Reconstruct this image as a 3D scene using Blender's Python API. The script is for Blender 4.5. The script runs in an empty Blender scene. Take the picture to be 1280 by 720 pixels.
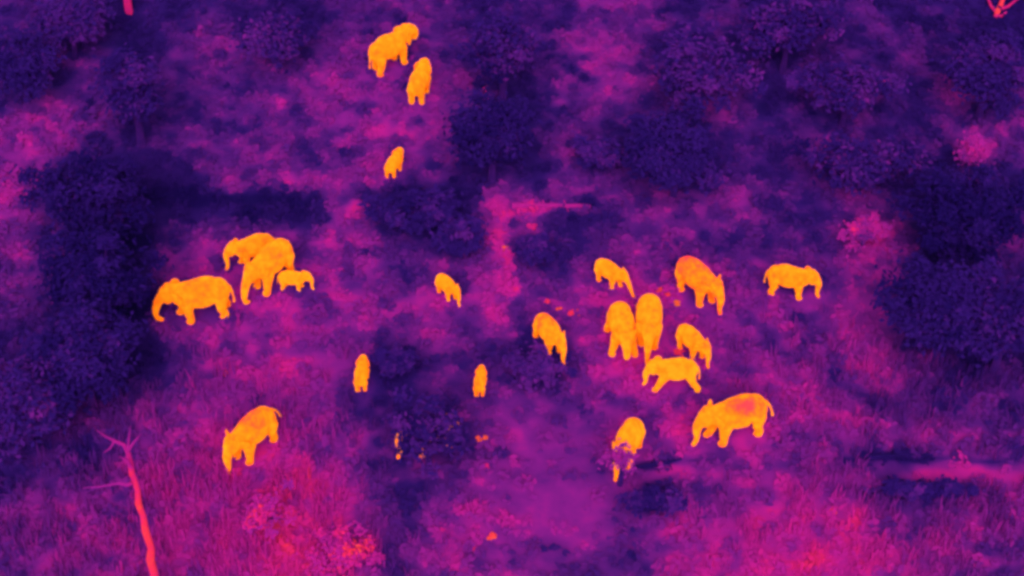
import bpy, math, random
import numpy as np
from mathutils import Vector, Matrix, noise as mnoise

R = math.radians
rng = np.random.default_rng(11)
random.seed(11)
scene = bpy.context.scene
COL = scene.collection

# ------------------------------------------------------------------ camera
DEP = 45.0                 # the drone looks down at 45 degrees
DIST = 120.0
HFOV = 28.0
CAM = Vector((0, -DIST * math.cos(R(DEP)), DIST * math.sin(R(DEP))))
cd = bpy.data.cameras.new('drone_camera')
cam = bpy.data.objects.new('drone_camera', cd)
COL.objects.link(cam)
cam.location = CAM
cam.rotation_euler = (R(90 - DEP), 0, 0)
cd.sensor_width = 36
cd.lens = 18 / math.tan(R(HFOV / 2))
cd.clip_end = 6000
scene.camera = cam

# ------------------------------------------------------------------ sky, sun, exposure
SUN_EL, SUN_AZ = 47.0, 181.0          # high, soft, behind the drone
w = bpy.data.worlds.new('World')
scene.world = w
w.use_nodes = True
nt = w.node_tree
sky = nt.nodes.new('ShaderNodeTexSky')
sky.sky_type = 'NISHITA'
sky.sun_disc = False
sky.sun_elevation = R(SUN_EL)
sky.sun_rotation = R(SUN_AZ)
sky.dust_density = 4
hs = nt.nodes.new('ShaderNodeHueSaturation')
hs.inputs['Saturation'].default_value = 0.12
nt.links.new(sky.outputs[0], hs.inputs['Color'])
bg = nt.nodes['Background']
nt.links.new(hs.outputs[0], bg.inputs['Color'])
bg.inputs['Strength'].default_value = 0.13
sd = bpy.data.lights.new('sun', 'SUN')
sd.energy = 2.0
sd.angle = R(50)
sd.color = (1, 0.99, 0.98)
sun = bpy.data.objects.new('sun', sd)
COL.objects.link(sun)
az = R(SUN_AZ)
sdir = Vector((math.sin(az) * math.cos(R(SUN_EL)), math.cos(az) * math.cos(R(SUN_EL)), math.sin(R(SUN_EL))))
sun.rotation_euler = sdir.to_track_quat('Z', 'Y').to_euler()
sun.location = (0, -60, 90)
scene.view_settings.view_transform = 'Standard'
scene.view_settings.look = 'None'
scene.view_settings.gamma = 1
scene.view_settings.exposure = 0.65
scene.cycles.pixel_filter_type = 'BLACKMAN_HARRIS'
scene.cycles.filter_width = 3.5        # soft thermal sensor
scene.cycles.max_bounces = 4
LIGHT = 2.16                           # how bright an up-facing white sheet comes out

# ------------------------------------------------------------------ geometry helpers
FPX = 640 / math.tan(R(HFOV / 2))      # focal length in photograph pixels (1280 wide)
FW = Vector((0, math.cos(R(DEP)), -math.sin(R(DEP))))
UP = Vector((0, math.sin(R(DEP)), math.cos(R(DEP))))


def ray(px, py):
    return (FW * FPX + Vector((1, 0, 0)) * (px - 640) + UP * (360 - py)).normalized()


def at(px, py, z=0.0):
    d = ray(px, py)
    return CAM + d * ((z - CAM.z) / d.z)


def on_y(px, py, y):
    d = ray(px, py)
    return CAM + d * ((y - CAM.y) / d.y)


def mpp(p):                            # metres per photograph pixel at a point
    return (p - CAM).length / FPX


def to_px(X, Y, Z=0.0):                # ground coordinates -> survey grid coordinates
    dx, dy, dz = X - CAM.x, Y - CAM.y, Z - CAM.z
    f = dy * FW.y + dz * FW.z
    u = dy * UP.y + dz * UP.z
    f = np.maximum(f, 20.0)
    return 640 + dx / f * FPX, 360 - u / f * FPX


def height(X, Y):
    X = np.asarray(X, float); Y = np.asarray(Y, float)
    return (0.22 * np.sin(X * .11 + 1.3) * np.cos(Y * .13) + 0.12 * np.sin(X * .31 + Y * .23)
            + 0.05 * np.sin(X * .9 - Y * .7 + 2) - .1)


# ------------------------------------------------------------------ warmth of the ground (0 cold .. 12 hot), 32 x 18 survey cells
WARM = """
33222232 22334422 32454242 22332322
23221354 33454433 24552222 12333312
34432343 45655552 25554433 23233334
44432344 54555531 14543244 33423433
56522345 54555531 25431123 34433364
65211235 56654442 24333222 23322232
64111111 11531115 54344444 22432002
53200455 43653216 32244433 24583123
43201566 65555436 43455555 44552122
33100356 66666656 45677545 54651021
23101466 66655655 24677655 55652121
23211466 76652343 23677655 56654323
23224556 66631344 44556766 66544443
13346677 77643345 65575767 66655554
23346677 78643445 55565666 66534555
34456667 88753456 66652566 67653344
44556777 88764566 66655667 77854444
45556667 89874566 65445677 88876444
"""
WG = np.array([[int(c) for c in l.replace(' ', '')] for l in WARM.strip().splitlines()], float)
assert WG.shape == (18, 32)
# local features of the ground: x, y, rx, ry, change
SPOTS = [
    (1215, 590, 95, 12, 3.6), (1170, 590, 40, 8, 1), (1128, 568, 42, 4.5, -4.5), (1215, 572, 70, 2.5, -2.5), (1058, 573, 20, 3.5, -3),
    (1170, 611, 60, 8, -2.6), (1120, 606, 20, 6, -1.5), (838, 592, 24, 7, 2.2), (818, 581, 34, 4.5, -4.5), (860, 575, 40, 2, -2.5),
    (822, 624, 34, 15, -3), (940, 612, 50, 4, -1.8), (300, 243, 115, 8, -2.8), (1150, 680, 170, 40, .7), (250, 650, 120, 70, .8), (100, 690, 80, 40, .6), (940, 650, 120, 60, .3), (420, 246, 30, 5, -1), (532, 243, 55, 8, -3),
    (430, 262, 22, 26, 1.6), (617, 245, 30, 14, 1.5), (630, 295, 9, 50, 3.2), (634, 370, 9, 60, 2.8), (350, 670, 80, 40, .8), (690, 263, 50, 5, 1.5), (445, 265, 10, 25, 1), (660, 270, 30, 8, 1.5),
    (690, 262, 50, 2.5, 2.2), (1080, 285, 24, 15, 1.5), (1216, 188, 13, 20, 2.2), (1192, 110, 26, 12, 1.8),
    (1199, 150, 7, 40, 1.4), (604, 118, 8, 10, 3), (664, 288, 10, 7, 2.4), (738, 42, 20, 22, 1.6),
    (235, 28, 32, 12, 1.6), (50, 175, 40, 22, 1), (505, 165, 8, 28, 1.8), (1240, 250, 12, 30, -1), (920, 232, 30, 4, 1.6), (970, 245, 40, 3, 1.4),
    (830, 375, 22, 20, 1.8), (757, 430, 12, 30, 1.2), (790, 470, 40, 25, 1.0), (848, 440, 8, 9, 2.2), (870, 545, 60, 18, .8),
    (985, 363, 22, 8, 1.5), (330, 545, 20, 16, 1.6), (340, 600, 7, 26, 1.6), (350, 650, 10, 60, 1.3), (400, 640, 60, 50, .7),
    (375, 685, 25, 10, 1.2), (950, 545, 10, 60, .6), (745, 185, 30, 20, -2), (745, 255, 30, 5, -2), (540, 350, 60, 10, -1),
    (335, 360, 30, 8, -1.5), (690, 380, 30, 8, -.8), (980, 700, 60, 30, .8), (1040, 660, 70, 30, .6), (1180, 690, 18, 30, 2),
    (1110, 700, 25, 20, 1), (90, 600, 30, 30, .4), (1270, 278, 14, 10, 3), (1262, 40, 30, 60, -1), (1100, 103, 6, 3, 3.5),
    (500, 462, 40, 16, -1.4), (715, 500, 40, 30, .4), (1080, 430, 30, 20, .8), (955, 500, 14, 40, .8), (318, 268, 12, 8, -3),
    (640, 440, 22, 22, -1), (666, 470, 30, 14, -1.4), (545, 612, 40, 14, -1.2), (475, 640, 20, 24, -1.4), (160, 100, 9, 60, -1.6),
    (1090, 350, 24, 30, .8), (1010, 520, 60, 10, .4), (700, 505, 20, 8, -1.2), (740, 560, 40, 20, .3),
]


def hot(t):                             # the hottest ground is a few red flecks, not a sheet
    return np.where(t > 7.6, 7.6 + (t - 7.6) * .42, t)


def vnoise(X, Y, s, seed=0.0):         # cheap vectorised value noise
    x = X / s + seed * 17.3; y = Y / s + seed * 9.1
    ix = np.floor(x).astype(np.int64); iy = np.floor(y).astype(np.int64)
    fx = x - ix; fy = y - iy
    fx = fx * fx * (3 - 2 * fx); fy = fy * fy * (3 - 2 * fy)

    def h(a, b):
        n = (a * 374761393 + b * 668265263) & 0xffffffff
        n = ((n ^ (n >> 13)) * 1274126177) & 0xffffffff
        return ((n ^ (n >> 16)) & 0xffff) / 32767.5 - 1
    return ((h(ix, iy) * (1 - fx) + h(ix + 1, iy) * fx) * (1 - fy) + (h(ix, iy + 1) * (1 - fx) + h(ix + 1, iy + 1) * fx) * fy)


def warmth(X, Y):
    px, py = to_px(X, Y)
    px = px + (vnoise(X, Y, 2.1, 31) * 13 + vnoise(X, Y, .9, 32) * 8)
    py = py + (vnoise(X, Y, 2.6, 33) * 5 + vnoise(X, Y, .8, 34) * 4)
    gx = np.clip(px / 40 - .5, 0, 30.999); gy = np.clip(py / 40 - .5, 0, 16.999)
    ix = gx.astype(int); iy = gy.astype(int)
    fx = gx - ix; fy = gy - iy
    fx = fx * fx * (3 - 2 * fx); fy = fy * fy * (3 - 2 * fy)
    t = ((WG[iy, ix] * (1 - fx) + WG[iy, ix + 1] * fx) * (1 - fy) + (WG[iy + 1, ix] * (1 - fx) + WG[iy + 1, ix + 1] * fx) * fy)
    for x, y, rx, ry, d in SPOTS:
        t = t + d * np.exp(-(((px - x) / rx) ** 2 + ((py - y) / ry) ** 2) * .8)
    t = np.where(py < 240, t - .25, t)
    return 5 + (t - 5) * 1.0


# ------------------------------------------------------------------ materials
def s2l(c):
    return tuple(((v / 255) / 12.92 if v <= 10 else ((v / 255 + .055) / 1.055) ** 2.4) for v in c)


RAMP = [(0, (24, 2, 78)), (2, (48, 13, 104)), (4, (92, 22, 124)), (6, (142, 26, 140)), (8, (194, 26, 144)),
        (9, (226, 28, 124)), (10, (252, 48, 84)), (12, (255, 120, 30))]


def thermal_material(name, amp=1.0, scales=((1.6, .9), (4.5, .6)), attr='warmth', bump=.25, gain=1.0):
    m = bpy.data.materials.new(name); m.use_nodes = True
    n = m.node_tree.nodes; l = m.node_tree.links
    b = n['Principled BSDF']
    b.inputs['Roughness'].default_value = .95
    b.inputs['Diffuse Roughness'].default_value = 1.0
    b.inputs['Specular IOR Level'].default_value = .05
    a = n.new('ShaderNodeAttribute'); a.attribute_name = attr
    tc = n.new('ShaderNodeTexCoord')
    last = a.outputs['Fac']
    for s, k in scales:
        nz = n.new('ShaderNodeTexNoise'); nz.inputs['Scale'].default_value = s
        nz.inputs['Detail'].default_value = 3
        l.new(tc.outputs['Object'], nz.inputs['Vector'])
        ma = n.new('ShaderNodeMath'); ma.operation = 'MULTIPLY_ADD'
        l.new(nz.outputs['Fac'], ma.inputs[0]); ma.inputs[1].default_value = k * amp * 4
        ad = n.new('ShaderNodeMath'); ad.operation = 'SUBTRACT'
        l.new(last, ad.inputs[0]); ad.inputs[1].default_value = k * amp * 2
        l.new(ad.outputs[0], ma.inputs[2])
        last = ma.outputs[0]
    dv = n.new('ShaderNodeMath'); dv.operation = 'DIVIDE'; dv.inputs[1].default_value = 12
    l.new(last, dv.inputs[0])
    cr = n.new('ShaderNodeValToRGB')
    el = cr.color_ramp.elements
    while len(el) < len(RAMP): el.new(.5)
    for e, (t, c) in zip(el, RAMP):
        e.position = t / 12
        e.color = tuple(min(1, v / LIGHT * gain * q) for v, q in zip(s2l(c), (1.06, 1.0, 1.08))) + (1,)
    l.new(dv.outputs[0], cr.inputs[0]); l.new(cr.outputs[0], b.inputs['Base Color'])
    if bump:
        nz = n.new('ShaderNodeTexNoise'); nz.inputs['Scale'].default_value = 3; nz.inputs['Detail'].default_value = 4
        l.new(tc.outputs['Object'], nz.inputs['Vector'])
        bp = n.new('ShaderNodeBump'); bp.inputs['Strength'].default_value = bump; bp.inputs['Distance'].default_value = .15
        l.new(nz.outputs['Fac'], bp.inputs['Height']); l.new(bp.outputs[0], b.inputs['Normal'])
    return m


M_GROUND = thermal_material('warm_soil', 1.0, ((.9, .6), (2.2, .4)), bump=.1)
M_LEAF = thermal_material('cool_leaves', .5, ((1.2, .8),), bump=0, gain=1.25)
M_TUFT = thermal_material('scrub_leaves', .3, ((.8, .8),), bump=0, gain=1.12)
M_WOOD = thermal_material('dead_wood', .5, ((2.5, .8), (7, .8)), bump=.3, gain=1.0)


def skin_material():
    m = bpy.data.materials.new('elephant_skin'); m.use_nodes = True
    n = m.node_tree.nodes; l = m.node_tree.links
    b = n['Principled BSDF']
    b.inputs['Roughness'].default_value = .9
    b.inputs['Diffuse Roughness'].default_value = 1.0
    b.inputs['Specular IOR Level'].default_value = .05
    a = n.new('ShaderNodeAttribute'); a.attribute_name = 'warmth'
    tc = n.new('ShaderNodeTexCoord')
    nz = n.new('ShaderNodeTexNoise'); nz.inputs['Scale'].default_value = 2.6; nz.inputs['Detail'].default_value = 4
    l.new(tc.outputs['Object'], nz.inputs['Vector'])
    ma = n.new('ShaderNodeMath'); ma.operation = 'MULTIPLY_ADD'; ma.inputs[1].default_value = 1.5
    l.new(nz.outputs['Fac'], ma.inputs[0])
    sb = n.new('ShaderNodeMath'); sb.operation = 'SUBTRACT'; sb.inputs[1].default_value = .75
    l.new(a.outputs['Fac'], sb.inputs[0]); l.new(sb.outputs[0], ma.inputs[2])
    cr = n.new('ShaderNodeValToRGB'); el = cr.color_ramp.elements
    st = [(0, (.80, .035, .045)), (.35, (.9, .080, .012)), (.68, (.92, .152, .003)), (1, (.92, .215, .005))]
    while len(el) < 4: el.new(.5)
    for e, (p, c) in zip(el, st):
        e.position = p; e.color = c + (1,)
    l.new(ma.outputs[0], cr.inputs[0]); l.new(cr.outputs[0], b.inputs['Base Color'])
    bp = n.new('ShaderNodeBump'); bp.inputs['Strength'].default_value = .3; bp.inputs['Distance'].default_value = .05
    n2 = n.new('ShaderNodeTexNoise'); n2.inputs['Scale'].default_value = 7; n2.inputs['Detail'].default_value = 5
    l.new(tc.outputs['Object'], n2.inputs['Vector']); l.new(n2.outputs['Fac'], bp.inputs['Height']); l.new(bp.outputs[0], b.inputs['Normal'])
    return m


M_SKIN = skin_material()


# ------------------------------------------------------------------ object helpers
def tag(o, label=None, cat=None, group=None, kind=None):
    for k, v in (('label', label), ('category', cat), ('group', group), ('kind', kind)):
        if v: o[k] = v
    return o


def empty(name, loc):
    o = bpy.data.objects.new(name, None); COL.objects.link(o); o.location = loc
    o.empty_display_size = .5
    return o


def mesh_obj(name, V, F, mat, parent=None, warm=None, smooth=False, loc=(0, 0, 0)):
    V = np.asarray(V, np.float32); F = np.asarray(F, np.int32)
    me = bpy.data.meshes.new(name)
    k = F.shape[1]
    me.vertices.add(len(V)); me.vertices.foreach_set('co', V.ravel())
    me.loops.add(F.size); me.loops.foreach_set('vertex_index', F.ravel())
    me.polygons.add(len(F))
    me.polygons.foreach_set('loop_start', np.arange(len(F), dtype=np.int32) * k)
    me.polygons.foreach_set('loop_total', np.full(len(F), k, np.int32))
    me.update(calc_edges=True)
    if warm is not None:
        at_ = me.attributes.new('warmth', 'FLOAT', 'POINT'); at_.data.foreach_set('value', np.asarray(warm, np.float32))
    if smooth: me.polygons.foreach_set('use_smooth', np.ones(len(F), bool))
    me.materials.append(mat)
    o = bpy.data.objects.new(name, me); COL.objects.link(o)
    o.location = loc
    if parent: o.parent = parent
    return o


class Tubes:                           # tapering limbs collected into one mesh
    def __init__(s): s.V = []; s.F = []; s.W = []

    def tube(s, pts, rad, warm=5.0, n=8):
        pts = [Vector(p) for p in pts]
        if not hasattr(warm, '__len__'): warm = [warm] * len(pts)
        base = sum(len(v) for v in s.V)
        a = None
        for i, p in enumerate(pts):
            d = (pts[min(i + 1, len(pts) - 1)] - pts[max(i - 1, 0)]).normalized()
            if a is None:
                a = d.orthogonal().normalized()
            a = (a - d * a.dot(d)).normalized(); b = d.cross(a)
            ring = [p + (a * math.cos(2 * math.pi * k / n) + b * math.sin(2 * math.pi * k / n)) * rad[i] for k in range(n)]
            s.V.append([tuple(q) for q in ring]); s.W += [warm[i]] * n
        for i in range(len(pts) - 1):
            for k in range(n):
                s.F.append((base + i * n + k, base + i * n + (k + 1) % n, base + (i + 1) * n + (k + 1) % n, base + (i + 1) * n + k))
        # close the ends with small caps (two quads fanned from the ring)
        for i in (0, len(pts) - 1):
            c = base + i * n
            for k in range(1, n - 2, 2):
                s.F.append((c, c + k, c + k + 1, c + k + 2 if k + 2 < n else c))

    def build(s, name, mat, parent=None, loc=(0, 0, 0)):
        return mesh_obj(name, np.concatenate([np.array(v) for v in s.V]), s.F, mat, parent, s.W, True, loc)


def wobble(p0, p1, k, amp, rnd):
    p0 = Vector(p0); p1 = Vector(p1)
    out = []
    for i in range(k + 1):
        f = i / k
        q = p0.lerp(p1, f)
        if 0 < i < k or i == k:
            q = q + Vector((rnd.uniform(-1, 1), rnd.uniform(-1, 1), rnd.uniform(-.5, .5))) * amp * (1 if i < k else .4)
        out.append(q)
    return out


def leaves(cent, nrm, size, r):
    """One bent diamond of two faces per leaf; cent, nrm (n,3), size (n,)"""
    n = len(cent)
    v = r.normal(size=(n, 3)); nrm = nrm / np.linalg.norm(nrm, axis=1, keepdims=True)
    a = v - (v * nrm).sum(1, keepdims=True) * nrm; a /= np.linalg.norm(a, axis=1, keepdims=True)
    b = np.cross(nrm, a)
    s = size[:, None]
    V = np.stack([cent - a * s, cent + b * s * .5, cent + a * s + nrm * s * -.15, cent - b * s * .5], 1).reshape(-1, 3)
    F = np.arange(4 * n).reshape(n, 4)
    return V, F


# ------------------------------------------------------------------ ground
def axis(lo, hi, step, far):
    a = list(np.arange(lo, hi + step / 2, step))
    s = step; x = a[-1]
    while x < far: s *= 1.35; x += s; a.append(x)
    s = step; x = a[0]
    while x > -far: s *= 1.35; x -= s; a.insert(0, x)
    return np.array(a)


gx = axis(-46, 46, .22, 1500); gy = axis(-34, 50, .22, 1500)
GX, GY = np.meshgrid(gx, gy)
near = np.clip(1 - (np.hypot(GX, GY) - 70) / 60, 0, 1)
Z = height(GX, GY) * near
W_ = warmth(GX, GY)
mott = vnoise(GX, GY, 2.4, 1) * .8 + vnoise(GX, GY, 1.1, 2) * 1.3 + vnoise(GX, GY, .75, 9) * 1.3 - 1.6 * np.clip(vnoise(GX, GY, 1.4, 8) - .45, 0, 1) + vnoise(GX, GY, .6, 3) * .4
rough = np.clip((W_ - .5) / 3, .25, 1)
px_, py_ = to_px(GX, GY)
clear = np.exp(-(((px_ - 700) / 90) ** 2 + ((py_ - 620) / 110) ** 2) ** 1.5) 
W2 = hot(W_ + mott * rough * (1 - .75 * clear))
Z = Z + (vnoise(GX, GY, .8, 5) * .05 + vnoise(GX, GY, 1.9, 6) * .06) * near
nx, ny = len(gx), len(gy)
idx = np.arange(nx * ny).reshape(ny, nx)
F = np.stack([idx[:-1, :-1], idx[:-1, 1:], idx[1:, 1:], idx[1:, :-1]], -1).reshape(-1, 4)
g = mesh_obj('ground', np.stack([GX, GY, Z], -1).reshape(-1, 3), F, M_GROUND, None, W2.ravel(), True)
tag(g, kind='structure')


def gz(x, y): return float(height(x, y))


# ------------------------------------------------------------------ elephants
def sphere(c, r, rot=None, nu=20, nv=12):
    V = []; F = []
    for j in range(nv + 1):
        th = math.pi * j / nv
        for i in range(nu):
            ph = 2 * math.pi * i / nu
            p = Vector((math.sin(th) * math.cos(ph) * r[0], math.sin(th) * math.sin(ph) * r[1], math.cos(th) * r[2]))
            if rot is not None: p = rot @ p
            V.append(p + Vector(c))
    for j in range(nv):
        for i in range(nu):
            F.append((j * nu + i, (j + 1) * nu + i, (j + 1) * nu + (i + 1) % nu, j * nu + (i + 1) % nu))
    return V, F


class Soup:
    def __init__(s): s.V = []; s.F = []

    def add(s, VF):
        b = len(s.V); s.V += VF[0]; s.F += [tuple(i + b for i in f) for f in VF[1]]

    def ball(s, c, r, rot=None):
        if not hasattr(r, '__len__'): r = (r, r, r)
        s.add(sphere(c, r, rot))

    def chain(s, pts, rad):            # tapering limb: overlapping balls, close together
        for (p, q, a, b) in zip(pts[:-1], pts[1:], rad[:-1], rad[1:]):
            p = Vector(p); q = Vector(q)
            k = max(2, int((q - p).length / (min(a, b) * .45)))
            for i in range(k):
                f = i / k
                r = (a + (b - a) * f)
                s.add(sphere(p.lerp(q, f), (r, r, r), None, 12, 8))
        r = rad[-1]; s.ball(pts[-1], r)


def elephant(px, py, heading, s, label, legs=(0, 0, 0, 0), trunk='hang', head_yaw=0, head_drop=0.0,
             patches=(), ear=30, young=False, tail=0.0, tone=.78, splay=0.0):
    """px, py: middle of the trunk of the body; legs: how far each foot is swung forward (fl, fr, rl, rr)."""
    S = Soup()
    S.ball((0, 0, 1.70), (1.32, .74, .76))
    S.ball((-.25, 0, 1.88), (.95, .60, .74))
    S.ball((.72, 0, 1.68), (.62, .60, .78))
    S.ball((-.92, 0, 1.62), (.60, .66, .74))
    S.ball((0, 0, 1.52), (1.0, .74, .66))
    # head
    hy = R(head_yaw)
    s *= 1.07
    hr = Matrix.Rotation(hy, 3, 'Z') @ Matrix.Rotation(R(head_drop * 35), 3, 'Y')
    hc = Vector((1.25, 0, 1.98))
    def H(x, y, z):
        return hc + hr @ Vector((x, y, z))
    k = 1.12 if young else 1.0
    S.chain([(.8, 0, 1.86), H(.18, 0, 0)], [.56, .45])
    S.ball(H(.45, 0, .05), (.48 * k, .40 * k, .50 * k), hr)
    for sy in (-1, 1):
        S.ball(H(.34, .15 * sy, .34), .25 * k)
        er = hr @ Matrix.Rotation(R(-ear * sy), 3, 'Z')
        S.ball(H(.05, .52 * sy, -.02), (.36, .07, .46), er)
        S.ball(H(.12, .40 * sy, .1), (.22, .12, .26), er)
        S.ball(H(.0, .52 * sy, -.32), (.22, .065, .26), er)
    S.ball(H(.55, 0, -.35), (.27, .2, .30), hr)
    base = H(.78, 0, -.05)
    f = (hr @ Vector((1, 0, 0))); f.z = 0; f.normalize()
    side = Vector((-f.y, f.x, 0))
    def T(a, z, c=0): return Vector((base.x, base.y, 0)) + f * a + side * c + Vector((0, 0, z))
    bz = base.z
    if trunk == 'hang':
        P = [base, T(.16, bz - .35), T(.18, bz - .75), T(.14, .75), T(.16, .35), T(.28, .12)]
    elif trunk == 'forward':
        P = [base, T(.25, bz - .32), T(.48, bz - .7), T(.72, .72), T(.9, .38), T(1.06, .14)]
    elif trunk == 'curl':
        P = [base, T(.26, bz - .35), T(.42, bz - .8), T(.48, .62), T(.42, .26), T(.2, .12)]
    elif trunk == 'mouth':
        P = [base, T(.22, bz - .28), T(.3, bz - .6), T(.2, bz - .82), T(-.02, bz - .75), T(-.12, bz - .6)]
    elif trunk == 'up':
        P = [base, T(.3, bz - .2), T(.5, bz - .38), T(.68, bz - .4), T(.82, bz - .3), T(.9, bz - .2)]
    S.chain(P, [.29, .24, .195, .155, .13, .115])
    # legs
    for i, (x0, sy) in enumerate(((.78, 1), (.78, -1), (-1.0, 1), (-1.0, -1))):
        dx = legs[i]
        yy = (.36 + .03) * sy
        fy = yy + splay * sy
        hip = (x0, yy * .95, 1.35)
        if i < 2:
            kn = (x0 + dx * .45 + .04, (yy + fy) / 2, .74)
            an = (x0 + dx * .92, fy, .22)
        else:
            kn = (x0 + dx * .5 + .10, (yy + fy) / 2, .70)
            an = (x0 + dx * .92 - .03, fy, .24)
        ft = (x0 + dx + .03, fy, .1)
        S.chain([hip, kn, an, ft], [.37, .25, .195, .205])
        S.ball((ft[0] + .04, ft[1], .08), (.245, .225, .1))
    # tail
    tx = -1.50
    S.chain([(tx, 0, 1.85), (tx - .12 - tail * .3, 0, 1.4), (tx - .16 - tail * .5, 0, .95), (tx - .15 - tail * .6, .02, .72)], [.09, .065, .055, .08])
    me = bpy.data.meshes.new('elephant_raw')
    me.from_pydata([tuple(v) for v in S.V], [], S.F); me.update()
    o = bpy.data.objects.new('elephant', me); COL.objects.link(o)
    md = o.modifiers.new('r', 'REMESH'); md.mode = 'VOXEL'; md.voxel_size = .045; md.use_smooth_shade = True
    sm = o.modifiers.new('s', 'SMOOTH'); sm.factor = .5; sm.iterations = 5
    dg = bpy.context.evaluated_depsgraph_get()
    nm = bpy.data.meshes.new_from_object(o.evaluated_get(dg))
    o.modifiers.clear(); o.data = nm; nm.name = 'elephant'
    bpy.data.meshes.remove(me)
    n = len(nm.vertices)
    co = np.empty(n * 3, np.float32); nm.vertices.foreach_get('co', co); co = co.reshape(-1, 3)
    co[:, 2] -= co[:, 2].min()
    # skin warmth: feet and trunk tip cooler, mud patches where given (x, y, z, radius, change)
    wv = np.full(n, tone) - .16 * np.clip((.55 - co[:, 2]) / .55, 0, 1)
    for x, y, z, r, d in patches:
        wv += d * np.exp(-((co[:, 0] - x) ** 2 + (co[:, 1] - y) ** 2 + (co[:, 2] - z) ** 2) / r ** 2)
    co[:, 1] *= 1.04
    co *= s
    nm.vertices.foreach_set('co', co.ravel())
    a_ = nm.attributes.new('warmth', 'FLOAT', 'POINT'); a_.data.foreach_set('value', wv.astype(np.float32))
    nm.materials.clear(); nm.materials.append(M_SKIN); nm.update()
    p = at(px, py, 1.55 * s)
    o.location = (p.x, p.y, gz(p.x, p.y) - .02)
    o.rotation_euler = (0, 0, R(heading))
    tag(o, label, 'elephant', 'elephants of the herd')
    FEET.append((p.x, p.y, 1.6 * s, heading))
    return o


FEET = []
E = elephant
E(486, 59, 42, .92, 'large elephant at the top of the scene, head raised to the upper right', legs=(-.1, .1, .1, -.2), trunk='mouth', head_drop=-.35)
E(524, 101, 76, .74, 'elephant walking away just below the topmost large elephant, seen from behind', legs=(.2, -.2, -.1, .1), trunk='hang')
E(492, 204, 66, .48, 'tiny calf alone between the upper elephants and the dark ditch', legs=(.2, -.1, -.2, .2), trunk='hang', young=True)
E(318, 308, 203, .74, 'elephant half hidden behind the largest one of the left huddle, trunk reaching left', legs=(0, .2, 0, 0), trunk='hang', head_drop=.1)
E(339, 327, 236, .97, 'massive elephant in the middle of the left huddle with a calf at its side', legs=(.25, .1, -.1, .2), trunk='curl', head_drop=.3, patches=[(0, .2, 2.3, .5, -.15)])
E(365, 348, -6, .49, 'little calf standing against the flank of the massive elephant in the left huddle', legs=(.1, -.1, .1, -.1), trunk='hang', young=True, tone=.92)
E(251, 366, 192, 1.02, 'big elephant at the far left striding left with trunk curled at the ground', legs=(-.1, .35, -.1, -.3), trunk='curl', head_drop=.3, patches=[(.3, .3, 2.3, .6, -.15)])
E(558, 355, -52, .50, 'young elephant alone left of the pale trail, heading down to the right', legs=(.2, 0, -.2, .1), trunk='hang', young=True)
E(452, 469, 86, .49, 'narrow upright looking calf alone on the left of the dark leafy tree, seen from behind', legs=(0, .1, 0, .1), trunk='hang', young=True, tone=.72)
E(600, 476, 84, .42, 'smallest calf seen end-on at the upper right edge of the dark leafy tree', legs=(0, .1, 0, .1), trunk='hang', young=True, tone=.72)
E(686, 415, -62, .72, 'mottled elephant facing down right, alone between the trail and the main group', legs=(.1, -.1, .1, -.3), trunk='hang', patches=[(-.5, 0, 2.3, .6, -.45), (.2, .3, 2.2, .3, -.4), (-.2, -.4, 2, .3, -.4)])
E(761, 343, -42, .58, 'young elephant above the two parallel adults of the main group, heading down right', legs=(.3, -.1, -.2, .1), trunk='forward', young=True)
E(871, 347, -52, .90, 'dark backed elephant at the top of the main group with a reddish rump', legs=(.2, 0, -.1, .1), trunk='hang', head_drop=.5, patches=[(-.9, .1, 2.2, .6, -.6), (0, .4, 2.1, .9, -.25)], ear=45, tone=.62)
E(986, 344, -13, .76, 'elephant standing apart at the right side, side-on with head to the right', legs=(-.1, .1, .1, -.1), trunk='hang', head_drop=.35, tail=0)
E(777, 408, -84, .88, 'left one of the two parallel adults, facing the viewer with legs apart', legs=(.35, .15, .1, -.1), trunk='mouth', head_drop=.3, splay=.26)
E(811, 400, -94, .92, 'right one of the two parallel adults, its trunk hanging straight down', legs=(.1, -.1, .1, -.1), trunk='hang', ear=40)
E(864, 427, -54, .64, 'young elephant right of the two parallel adults, heading down right', legs=(.2, -.1, -.2, .1), trunk='hang', head_drop=.3, young=True)
E(845, 465, 180, .74, 'low striding elephant with splayed legs below the two parallel adults', legs=(.6, .05, -.6, -.05), trunk='hang', head_drop=.75, splay=.12, tone=.9)
E(922, 519, 200, 1.02, 'large elephant at the lower right, trunk down, red mud patch on its back', legs=(.05, .5, -.1, .2), trunk='hang', head_drop=.35, ear=50, patches=[(-.35, .3, 2.4, .36, -.8), (.15, .25, 2.45, .4, -.5), (-.8, .2, 2.2, .6, -.3), (.6, .2, 2.3, .5, -.2)], tail=.5)
E(786, 546, -112, .80, 'elephant partly screened by twigs below the main group', legs=(.1, 0, 0, .1), trunk='hang')
E(316, 535, 234, .94, 'elephant alone at the lower left, head down and one ear out, with reddish flank', legs=(.1, .2, -.1, -.5), trunk='hang', head_drop=.6, ear=55, patches=[(0, -.3, 2.2, .7, -.55), (-.5, 0, 2.3, .5, -.35)], tail=.8)
E(541, 538, 205, .84, 'elephant hidden under the dark leafy tree, seen only through gaps in the leaves', legs=(.1, 0, 0, .1), trunk='hang')


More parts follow.
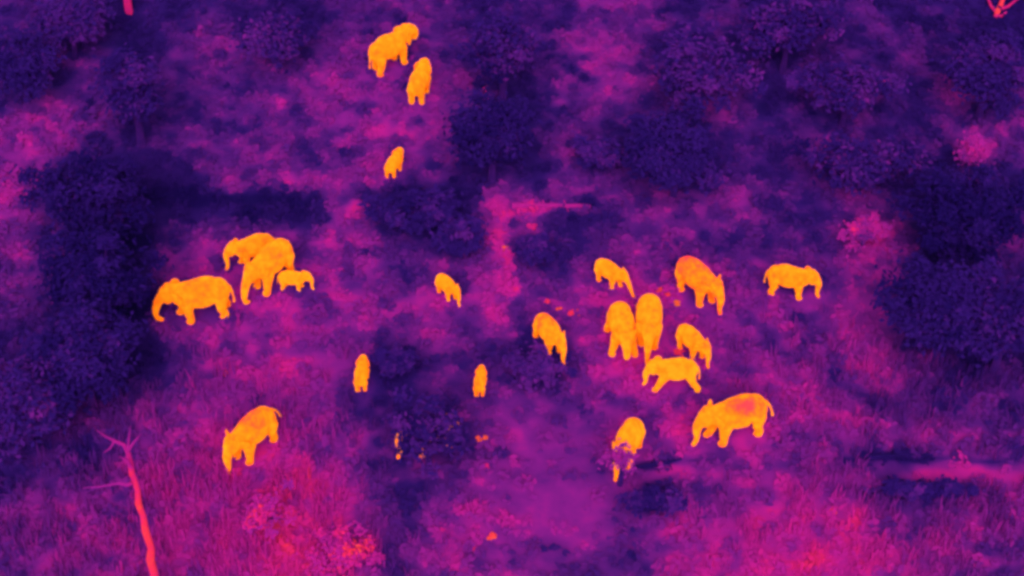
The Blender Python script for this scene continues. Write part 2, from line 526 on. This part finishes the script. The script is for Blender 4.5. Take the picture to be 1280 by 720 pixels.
# ------------------------------------------------------------------ trees and shrubs
def crown_cloud(c, rad, nclump, per, leaf, t, rnd, clump_r, tvar=1.0, shell=.45):
    d = rnd.normal(size=(nclump, 3)); d /= np.linalg.norm(d, axis=1, keepdims=True)
    rr = rnd.uniform(shell, 1, nclump)[:, None] * (1 + .27 * rnd.normal(size=(nclump, 1)))
    d[:, 2] = np.where(d[:, 2] < -.35, d[:, 2] * .5, d[:, 2])
    cc = d * rr * np.array(rad)
    ct = t + rnd.normal(size=nclump) * tvar * .55
    cs = clump_r * rnd.uniform(.6, 1.3, nclump)
    k = np.repeat(np.arange(nclump), per)
    off = rnd.normal(size=(len(k), 3)); off /= np.linalg.norm(off, axis=1, keepdims=True)
    off *= (rnd.uniform(0, 1, len(k)) ** .6 * np.where(rnd.uniform(0, 1, len(k)) < .14, 1.7, 1))[:, None] * cs[k][:, None] * np.array([1.1, 1.1, .7])
    cen = cc[k] + off + np.array(c)
    nrm = off / cs[k][:, None] * .25 + cc[k] / np.array(rad) * .3 + np.array([0, -.3, .9]) + rnd.normal(size=(len(k), 3)) * .3
    V, F = leaves(cen, nrm, leaf * rnd.uniform(.6, 1.3, len(k)), rnd)
    wv = np.repeat(ct[k] + rnd.normal(size=len(k)) * tvar * .3, 4)
    return V, F, wv, cc


def tree(px, py, rx, ry, hc, t, label, nclump=70, per=110, leaf=.19, clump=.85, trunk_t=2.6, cat='tree', name='tree',
         tvar=1.1, shell=.35, group=None, crown='crown', stem='trunk'):
    rnd = np.random.default_rng(int(px * 7 + py * 13)); r2 = random.Random(int(px + py * 3))
    if hc > 3 and name == 'tree': hc = hc * .58
    c = at(px, py, hc); m = mpp(c)
    R_ = (rx * m, min(rx, ry * 1.25) * m * .95, max(.5, min(ry * m * .75, hc * .80)))
    base = Vector((c.x + r2.uniform(-.3, .3), c.y, gz(c.x, c.y)))
    o = empty(name, base); tag(o, label, cat, group)
    cl = Vector(c) - base
    V, F, wv, cc = crown_cloud(tuple(cl), R_, nclump, per, leaf, t, rnd, clump, tvar, shell)
    mesh_obj(crown, V, F, M_LEAF, o, wv)
    T = Tubes()
    fork = cl * .45; fork.z = max(.25, cl.z - R_[2] * .55)
    r0 = .06 + .04 * hc
    T.tube([(0, 0, -.15), (0, 0, .05), fork * .5 + Vector((.08, .05, 0)), fork], [r0 * 1.6, r0 * 1.15, r0 * .9, r0 * .75], trunk_t, 9)
    for i in range(0, len(cc), max(1, len(cc) // 14)):
        e = cl + Vector(cc[i]) * .85
        P = wobble(fork, e, 3, .12 * R_[0] * .4, r2)
        T.tube(P, [r0 * .6, r0 * .4, r0 * .25, r0 * .08], trunk_t, 6)
    T.build(stem, M_WOOD, o)
    return o


# the big dark crowns
tree(118, 250, 62, 62, 7, .8, 'broad dark crowned tree at the left, upper one of the cold left stand', 90)
tree(128, 345, 54, 80, 8, .4, 'tallest dark tree in the middle of the cold left stand', 110)
tree(105, 445, 66, 62, 7, 1.3, 'dark tree at the foot of the cold left stand, above the bare red tree', 100)
tree(30, 500, 50, 60, 6, 2.3, 'dusky tree at the left edge, below the cold left stand', 60)
tree(1205, 270, 62, 60, 7, .4, 'darkest tree at the right, below the bright pink bush', 100)
tree(1180, 385, 60, 58, 7, 1.3, 'dark tree at the right edge of the clearing, left one of its pair', 90)
tree(1262, 400, 52, 66, 7, 1.6, 'dark tree touching the right edge of the view, below the darkest tree', 70)
tree(612, 165, 38, 50, 7, .9, 'cold dark tree right of the tiny calf, near the small pink twig', 70)
tree(632, 60, 42, 60, 8, 1.8, 'tall dusky tree right of the topmost elephant', 60, 50, tvar=1.5)
tree(842, 190, 58, 42, 6, 1.3, 'dark spreading tree above the main group, in the upper middle', 80, 110, tvar=.8)
tree(880, 90, 62, 45, 6, 2.3, 'dusky tree at the top middle right, above the dark spreading tree', 55, 45, tvar=1.2)
tree(985, 35, 70, 38, 6, 1.7, 'cold flat topped tree at the upper right, left of the pink fleck', 60, 50, tvar=1.5)
tree(1062, 110, 60, 30, 5, 2.4, 'dusky tree just left of the small pink fleck at the upper right', 50, 42, tvar=1.2)
tree(1080, 200, 70, 32, 4.5, 2.0, 'dark low tree between the pink fleck and the round pink shrub', 55, 45, tvar=1.6)
tree(1232, 85, 50, 50, 7, 1.9, 'dark tree below the hot red branch in the upper right corner', 60)
tree(25, 75, 40, 34, 6, 1.4, 'small dark tree in the upper left corner', 50)
tree(90, 30, 46, 26, 5, 2.2, 'dusky tree at the top left, left of the pink trunk', 50)
tree(160, 110, 24, 72, 8, 1.9, 'slim dark tree below the pink trunk at the top left', 60)
tree(345, 45, 50, 36, 5, 2.6, 'dusky tree at the top, left of the topmost elephant', 40, 40, tvar=1.8)
tree(528, 540, 62, 70, 5.6, 2.1, 'dark leafy tree in the lower middle that hides an elephant', 42, 46, leaf=.17, clump=.6, tvar=1.5, shell=.3)
SHRUB = dict(cat='shrub', name='shrub', crown='foliage', stem='stem')
tree(520, 262, 62, 24, 1.6, 1.4, 'long dark shrub below the tiny calf', 60, 50, leaf=.2, clump=.5, **SHRUB)
tree(572, 290, 32, 26, 1.6, 1.9, 'dark shrub left of the pale trail, right of the long dark shrub', 40, 50, leaf=.2, clump=.5, **SHRUB)
tree(1080, 287, 27, 18, 1.3, 7.2, 'round bright pink shrub left of the dark trees at the right', 40, 40, leaf=.13, clump=.42, tvar=1.4, shell=.1, **SHRUB)
tree(1214, 190, 16, 26, 2.0, 6.8, 'upright bright pink shrub above the darkest tree', 30, 34, leaf=.13, clump=.4, tvar=1.4, shell=.1, **SHRUB)
tree(670, 312, 26, 22, 1.3, 2.2, 'dark shrub right of the pale trail, below the thin pale log', 30, 50, leaf=.2, clump=.4, **SHRUB)
tree(748, 190, 30, 18, 1.4, 2.4, 'round dark shrub above the thin pale log', 36, 50, leaf=.2, clump=.45, **SHRUB)
tree(820, 625, 34, 12, 1.1, 2.2, 'low dark shrub below the short pink bank', 36, 50, leaf=.18, clump=.4, **SHRUB)
tree(775, 572, 17, 22, 1.9, 6.2, 'thin purple shrub screening the elephant below the main group', 20, 17, leaf=.13, clump=.34, tvar=.9, **SHRUB)
tree(672, 458, 40, 20, 1.1, 3.0, 'low dark shrub below the mottled elephant', 36, 45, leaf=.18, clump=.4, tvar=1.4, **SHRUB)
tree(497, 452, 24, 12, 1.2, 2.2, 'small dark shrub at the upper left edge of the dark leafy tree', 26, 45, leaf=.18, clump=.4, **SHRUB)
tree(330, 640, 34, 30, 1.2, 7.9, 'hot pink shrub below the elephant at the lower left', 34, 34, leaf=.12, clump=.5, tvar=1.3, shell=.1, **SHRUB)
tree(425, 690, 50, 28, 1.2, 8.1, 'wide hot pink shrub at the bottom edge, left of the dusky hollow', 44, 34, leaf=.12, clump=.5, tvar=1.3, shell=.1, **SHRUB)
tree(1170, 612, 66, 6, .7, 2.0, 'low dark shrub under the long pink bank at the right', 36, 45, leaf=.18, clump=.35, **SHRUB)


# ------------------------------------------------------------------ bare trees, logs
def bare(name, label, cat, base_px, stems, warm_fn, loc_y=None):
    b = at(*base_px); b.z = gz(b.x, b.y)
    o = empty(name, b); tag(o, label, cat)
    return o, b


b = at(196, 764); b.z = gz(b.x, b.y)
bt = empty('bare_tree', b); tag(bt, 'bare leaning red tree in the lower left corner, forking at its tip', 'tree')
def bp(px, py, dy=0.0): return on_y(px, py, b.y + dy) - b
T = Tubes()
T.tube([(0, 0, -.3), bp(192, 742, .1), bp(193, 717), bp(188, 700, -.15), bp(189, 685, -.2), bp(182, 664), bp(179, 645, .2), bp(173, 630, .2), bp(172, 612, .1), bp(165, 592)],
       [.30, .24, .2, .215, .175, .185, .15, .165, .13, .13], [10.2, 10.1, 9.7, 10.2, 9.8, 10.1, 9.6, 10, 9.4, 9.2], 10)
T.build('trunk', M_WOOD, bt)
def branch(pts, rad, wm):
    t = Tubes(); t.tube(pts, rad, wm, 7); return t.build('branch', M_WOOD, bt)
branch([bp(165, 594), bp(163, 578, .1), bp(160, 565, .2), bp(155, 556, .3), bp(143, 551, .5), bp(131, 545, .7), bp(120, 537, .9)], [.14, .13, .115, .09, .07, .05, .02], [9.5, 8.8, 8.2, 7.8, 7.4, 7, 6.6])
branch([bp(160, 566, .2), bp(161, 550, 0), bp(163, 532, -.3)], [.08, .05, .02], [7.6, 7, 6.2])
branch([bp(161, 562, .1), bp(168, 552, -.4), bp(176, 543, -.7)], [.08, .05, .02], [7.6, 7, 6.4])
branch([bp(164, 584, 0), bp(158, 574, -.5), bp(149, 571, -.8)], [.09, .07, .03], [8.4, 7.2, 6.8])
branch([bp(167, 602, 0), bp(160, 606, .4), bp(148, 604, .9), bp(128, 608, 1.3), bp(104, 610, 1.8)], [.11, .09, .07, .05, .03], [8.6, 7.4, 6.8, 6.6, 6.4])
branch([bp(143, 551, .5), bp(138, 560, .4), bp(130, 566, .3)], [.06, .05, .02], [7.2, 6.8, 6.6])

b2 = at(161, 16); b2.z = gz(b2.x, b2.y)
pt = empty('tree', b2); tag(pt, 'bare pink trunk rising out of view at the top left', 'tree')
T = Tubes(); T.tube([(0, 0, -.2), (.02, 0, .1), (.05, 0, 2), (.15, .1, 5), (.1, .2, 9)], [.34, .27, .24, .2, .13], [8.6, 9, 8.8, 8.4, 8], 9); T.build('trunk', M_WOOD, pt)
for k in range(5):
    T = Tubes(); a = k * 1.3; z0 = 5.5 + k * .7
    T.tube(wobble((.12, .12, z0), (math.cos(a) * 1.8, math.sin(a) * 1.8, z0 + 1.8), 3, .15, random), [.1, .07, .05, .02], 7.5, 6); T.build('branch', M_WOOD, pt)

b3 = at(1246, 24); b3.z = gz(b3.x, b3.y)
rb = empty('fallen_branch', b3); tag(rb, 'hot red dead branch lying in the upper right corner', 'branch')
def rp(px, py, z): return at(px, py, z) - b3
T = Tubes()
T.tube([rp(1243, 24, .1), rp(1247, 14, .25), rp(1252, 4, .3), rp(1256, -12, .35)], [.10, .19, .17, .12], [9.6, 10.1, 10, 9.6], 8)
T.build('stem', M_WOOD, rb)
for pts in ([(1248, 12, .3), (1260, 8, .5), (1270, 0, .7), (1280, -8, .8)], [(1246, 16, .2), (1239, 8, .4), (1234, -4, .5)], [(1244, 20, .2), (1252, 20, .3), (1258, 15, .4)]):
    T = Tubes(); T.tube([rp(*p) for p in pts], [.11, .09, .06, .04][:len(pts)], 9.0, 6); T.build('twig', M_WOOD, rb)


def log(p0, p1, r, t, label, cat='log', name='fallen_log'):
    a = at(*p0); c = at(*p1); a.z = gz(a.x, a.y) + r * .8; c.z = gz(c.x, c.y) + r * .7
    o = empty(name, a); tag(o, label, cat)
    d = c - a
    T = Tubes(); k = 7
    P = [d * (i / k) + Vector((0, random.uniform(-.05, .05), random.uniform(-.02, .02))) for i in range(k + 1)]
    T.tube(P, [r * (1 - .5 * i / k) for i in range(k + 1)], t, 8); T.build('stem', M_WOOD, o)
    for f in (.35, .62):
        T = Tubes(); q = d * f
        T.tube([q, q + Vector((.2, random.choice((-1, 1)) * .35, .12)), q + Vector((.45, random.choice((-1, 1)) * .6, .1))], [r * .5, r * .35, r * .15], t, 6); T.build('branch_stub', M_WOOD, o)
    return o


log((640, 262), (738, 261), .2, 7.6, 'thin pale pink log right of the top of the trail')
log((1084, 572), (1166, 566), .15, 1.0, 'cold dark log on top of the long pink bank at the right')
log((792, 583), (852, 574), .15, 1.2, 'cold dark log above the short pink bank, beside the screened elephant')
log((605, 121), (598, 108), .10, 8.4, 'small pink twig standing out above the cold dark tree', 'branch', 'fallen_branch')


# ------------------------------------------------------------------ dung piles and stones that kept their heat
def lumps(px, py, w_, h_, t, label, name='dung_pile', cat='dung', group=None, n=7):
    p = at(px, py); m = mpp(p); p.z = gz(p.x, p.y)
    V = []; F = []
    r_ = random.Random(px * 3 + py)
    for i in range(n):
        a = r_.uniform(0, 6.28); q = r_.uniform(0, 1) ** .5
        c = (math.cos(a) * q * w_ * m * .5, math.sin(a) * q * h_ * m * .6, r_.uniform(.03, .12))
        rr = r_.uniform(.09, .17)
        v, f = sphere(c, (rr * 1.2, rr, rr * .8), Matrix.Rotation(a, 3, 'Z'), 10, 6)
        v = [x * (1 + .12 * mnoise.noise(x * 9)) for x in v]
        b_ = len(V); V += v; F += [tuple(k + b_ for k in g_) for g_ in f]
    o = mesh_obj(name, [tuple(v) for v in V], F, M_WOOD, None, np.full(len(V), t), True, p)
    tag(o, label, cat, group)
    return o


DG = 'warm dung piles among the herd'
for a in [(843, 382, 8, 6, 11.2, 'orange dung pile right of the front facing parallel adult'),
          (825, 366, 10, 5, 10.3, 'red dung pile just above the two parallel adults'),
          (834, 372, 6, 4, 10.2, 'small red dung pile between the orange pile and the parallel adults'),
          (720, 395, 16, 5, 9.9, 'flat red dung pile right of the mottled elephant'),
          (699, 390, 3, 3, 10.6, 'tiny orange dropping behind the mottled elephant'),
          (684, 380, 3, 3, 9.8, 'tiny dropping above the mottled elephant'),
          (631, 315, 4, 7, 10.8, 'orange dropping on the pale trail'),
          (614, 670, 9, 9, 10.4, 'red dung pile on the bare ground at the bottom middle'),
          (592, 687, 8, 7, 9.4, 'dull pink dung pile left of the red pile at the bottom middle'),
          (1041, 639, 8, 6, 9.8, 'small red dung pile on the lower right grass'),
          (281, 463, 6, 7, 9.9, 'red dropping above the elephant at the lower left'),
          (1100, 103, 14, 5, 9.3, 'pink fleck of dung between the trees at the upper right'),
          (848, 446, 12, 12, 10.0, 'red dung patch between the young elephant and the parallel adults'),
          (603, 548, 11, 4, 10.8, 'orange dung pile at the right edge of the dark leafy tree'),
          (607, 582, 5, 5, 9.0, 'pink dropping below the orange pile by the leafy tree'),
          (664, 288, 10, 6, 8.8, 'pink dung pile below the thin pale log')]:
    lumps(*a, group=DG, n=3 + a[2] // 2)


# ------------------------------------------------------------------ scrub and grass: uncountable tufts
def tufts(n, name, size, hgt, per, keep, seed, tn=1.0, dt=0.0, kind_label=None):
    r = np.random.default_rng(seed)
    X = r.uniform(-44, 44, n); Y = r.uniform(-33, 48, n)
    t = warmth(X, Y)
    px, py = to_px(X, Y)
    cl = np.exp(-(((px - 700) / 85) ** 2 + ((py - 615) / 105) ** 2) ** 1.5)
    p = keep * (1 - .93 * cl) * (.55 + .45 * (vnoise(X, Y, 3.0, seed) > -.1))
    bank = (np.abs(py - 589 + vnoise(X, Y, 1.2, 41) * 9) < 13) & ((px > 1095) | ((px > 815) & (px < 865)))
    p = np.where(bank, p * .25, p)
    ok = r.uniform(0, 1, n) < p
    for fx, fy, rr, h in FEET:
        rr *= .85
        c_, s_ = math.cos(R(h)), math.sin(R(h))
        u = (X - fx) * c_ + (Y - fy) * s_; v = -(X - fx) * s_ + (Y - fy) * c_
        ok &= ~(((u / (rr * 1.05)) ** 2 + (v / (rr * .62)) ** 2) < 1)
    X, Y, t = X[ok], Y[ok], t[ok]
    rg = np.clip((t - .3) / 3, .3, 1)
    m_ = vnoise(X, Y, 2.4, 1) * .8 + vnoise(X, Y, 1.1, 2) * 1.4 + vnoise(X, Y, .75, 9) * 1.5 + vnoise(X, Y, .6, 3) * .5 - 3.5 * np.clip(vnoise(X, Y, 1.4, 8) - .45, 0, 1)
    tt = hot(t + dt + (m_ * tn + r.normal(size=len(X)) * .35 * tn) * rg)
    s = size * r.uniform(.6, 1.5, len(X)); H_ = hgt * r.uniform(.5, 1.5, len(X))
    k = np.repeat(np.arange(len(X)), per)
    off = r.normal(size=(len(k), 3)); off /= np.linalg.norm(off, axis=1, keepdims=True); off *= (r.uniform(0, 1, len(k)) ** .5)[:, None]
    cen = np.stack([X[k] + off[:, 0] * s[k], Y[k] + off[:, 1] * s[k], height(X[k], Y[k]) + np.abs(off[:, 2]) * H_[k] + .03], 1)
    nrm = off * .3 + np.array([0, -.3, .9]) + r.normal(size=(len(k), 3)) * .2
    V, F = leaves(cen, nrm, .19 * r.uniform(.6, 1.5, len(k)), r)
    o = mesh_obj(name, V, F, M_TUFT, None, np.repeat(tt[k] + r.normal(size=len(k)) * .2, 4))
    tag(o, kind_label[0], kind_label[1], None, 'stuff')
    return o


tufts(16000, 'undergrowth', .42, .38, 14, .9, 21, 1.0, 0.0, ('purple and magenta scrub covering the ground round the herd', 'undergrowth'))
tufts(30000, 'grass', .2, .14, 6, .9, 22, 1.1, .1, ('short mottled grass between the scrub', 'grass'))


def tall_grass(n, zones, seed):
    r = np.random.default_rng(seed)
    X = r.uniform(-44, 44, n); Y = r.uniform(-33, 30, n)
    px, py = to_px(X, Y)
    p = np.zeros(n)
    for x, y, rx, ry, k in zones: p = np.maximum(p, k * np.exp(-(((px - x) / rx) ** 2 + ((py - y) / ry) ** 2) ** 1.5))
    p *= .35 + .65 * (vnoise(X, Y, 1.8, 12) > -.05)
    p = np.where((np.abs(py - 588 + vnoise(X, Y, 1.2, 41) * 9) < 15) & (px > 1090), 0, p)
    ok = r.uniform(0, 1, n) < p
    for fx, fy, rr, h in FEET: ok &= np.hypot(X - fx, (Y - fy + .5)) > rr * 1.1
    X, Y = X[ok], Y[ok]; m = 7
    t = hot(warmth(X, Y) + vnoise(X, Y, 1.1, 2) * 1.0 + vnoise(X, Y, 2.4, 1) * .8 + r.normal(size=len(X)) * .7 + .2)
    k = np.repeat(np.arange(len(X)), m); q = len(k)
    bx = X[k] + r.normal(size=q) * .12; by = Y[k] + r.normal(size=q) * .12; bz = height(bx, by) - .02
    a = r.uniform(0, 6.283, q); hh = r.uniform(.45, 1.15, q); ln = r.uniform(.05, .45, q) * hh; wd = r.uniform(.02, .045, q)
    dx, dy = np.cos(a), np.sin(a)
    P = lambda f, w_, z: np.stack([bx + dx * ln * f - dy * w_ * wd, by + dy * ln * f + dx * w_ * wd, bz + hh * z], 1)
    V = np.stack([P(0, -1, 0), P(0, 1, 0), P(.35, 1, .6), P(.35, -1, .6), P(1, .25, 1), P(1, -.25, 1)], 1).reshape(-1, 3)
    b_ = np.arange(q)[:, None] * 6
    F = np.concatenate([b_ + [0, 1, 2, 3], b_ + [3, 2, 4, 5]])
    o = mesh_obj('tall_grass', V, F, M_TUFT, None, np.repeat(t[k], 6))
    tag(o, 'upright tall grass in the warm lower corners of the view', 'grass', None, 'stuff')


tall_grass(30000, [(200, 640, 260, 160, .9), (1130, 650, 200, 90, .8), (1130, 480, 180, 60, .7), (950, 660, 120, 60, .35), (380, 520, 120, 60, .4)], 31)
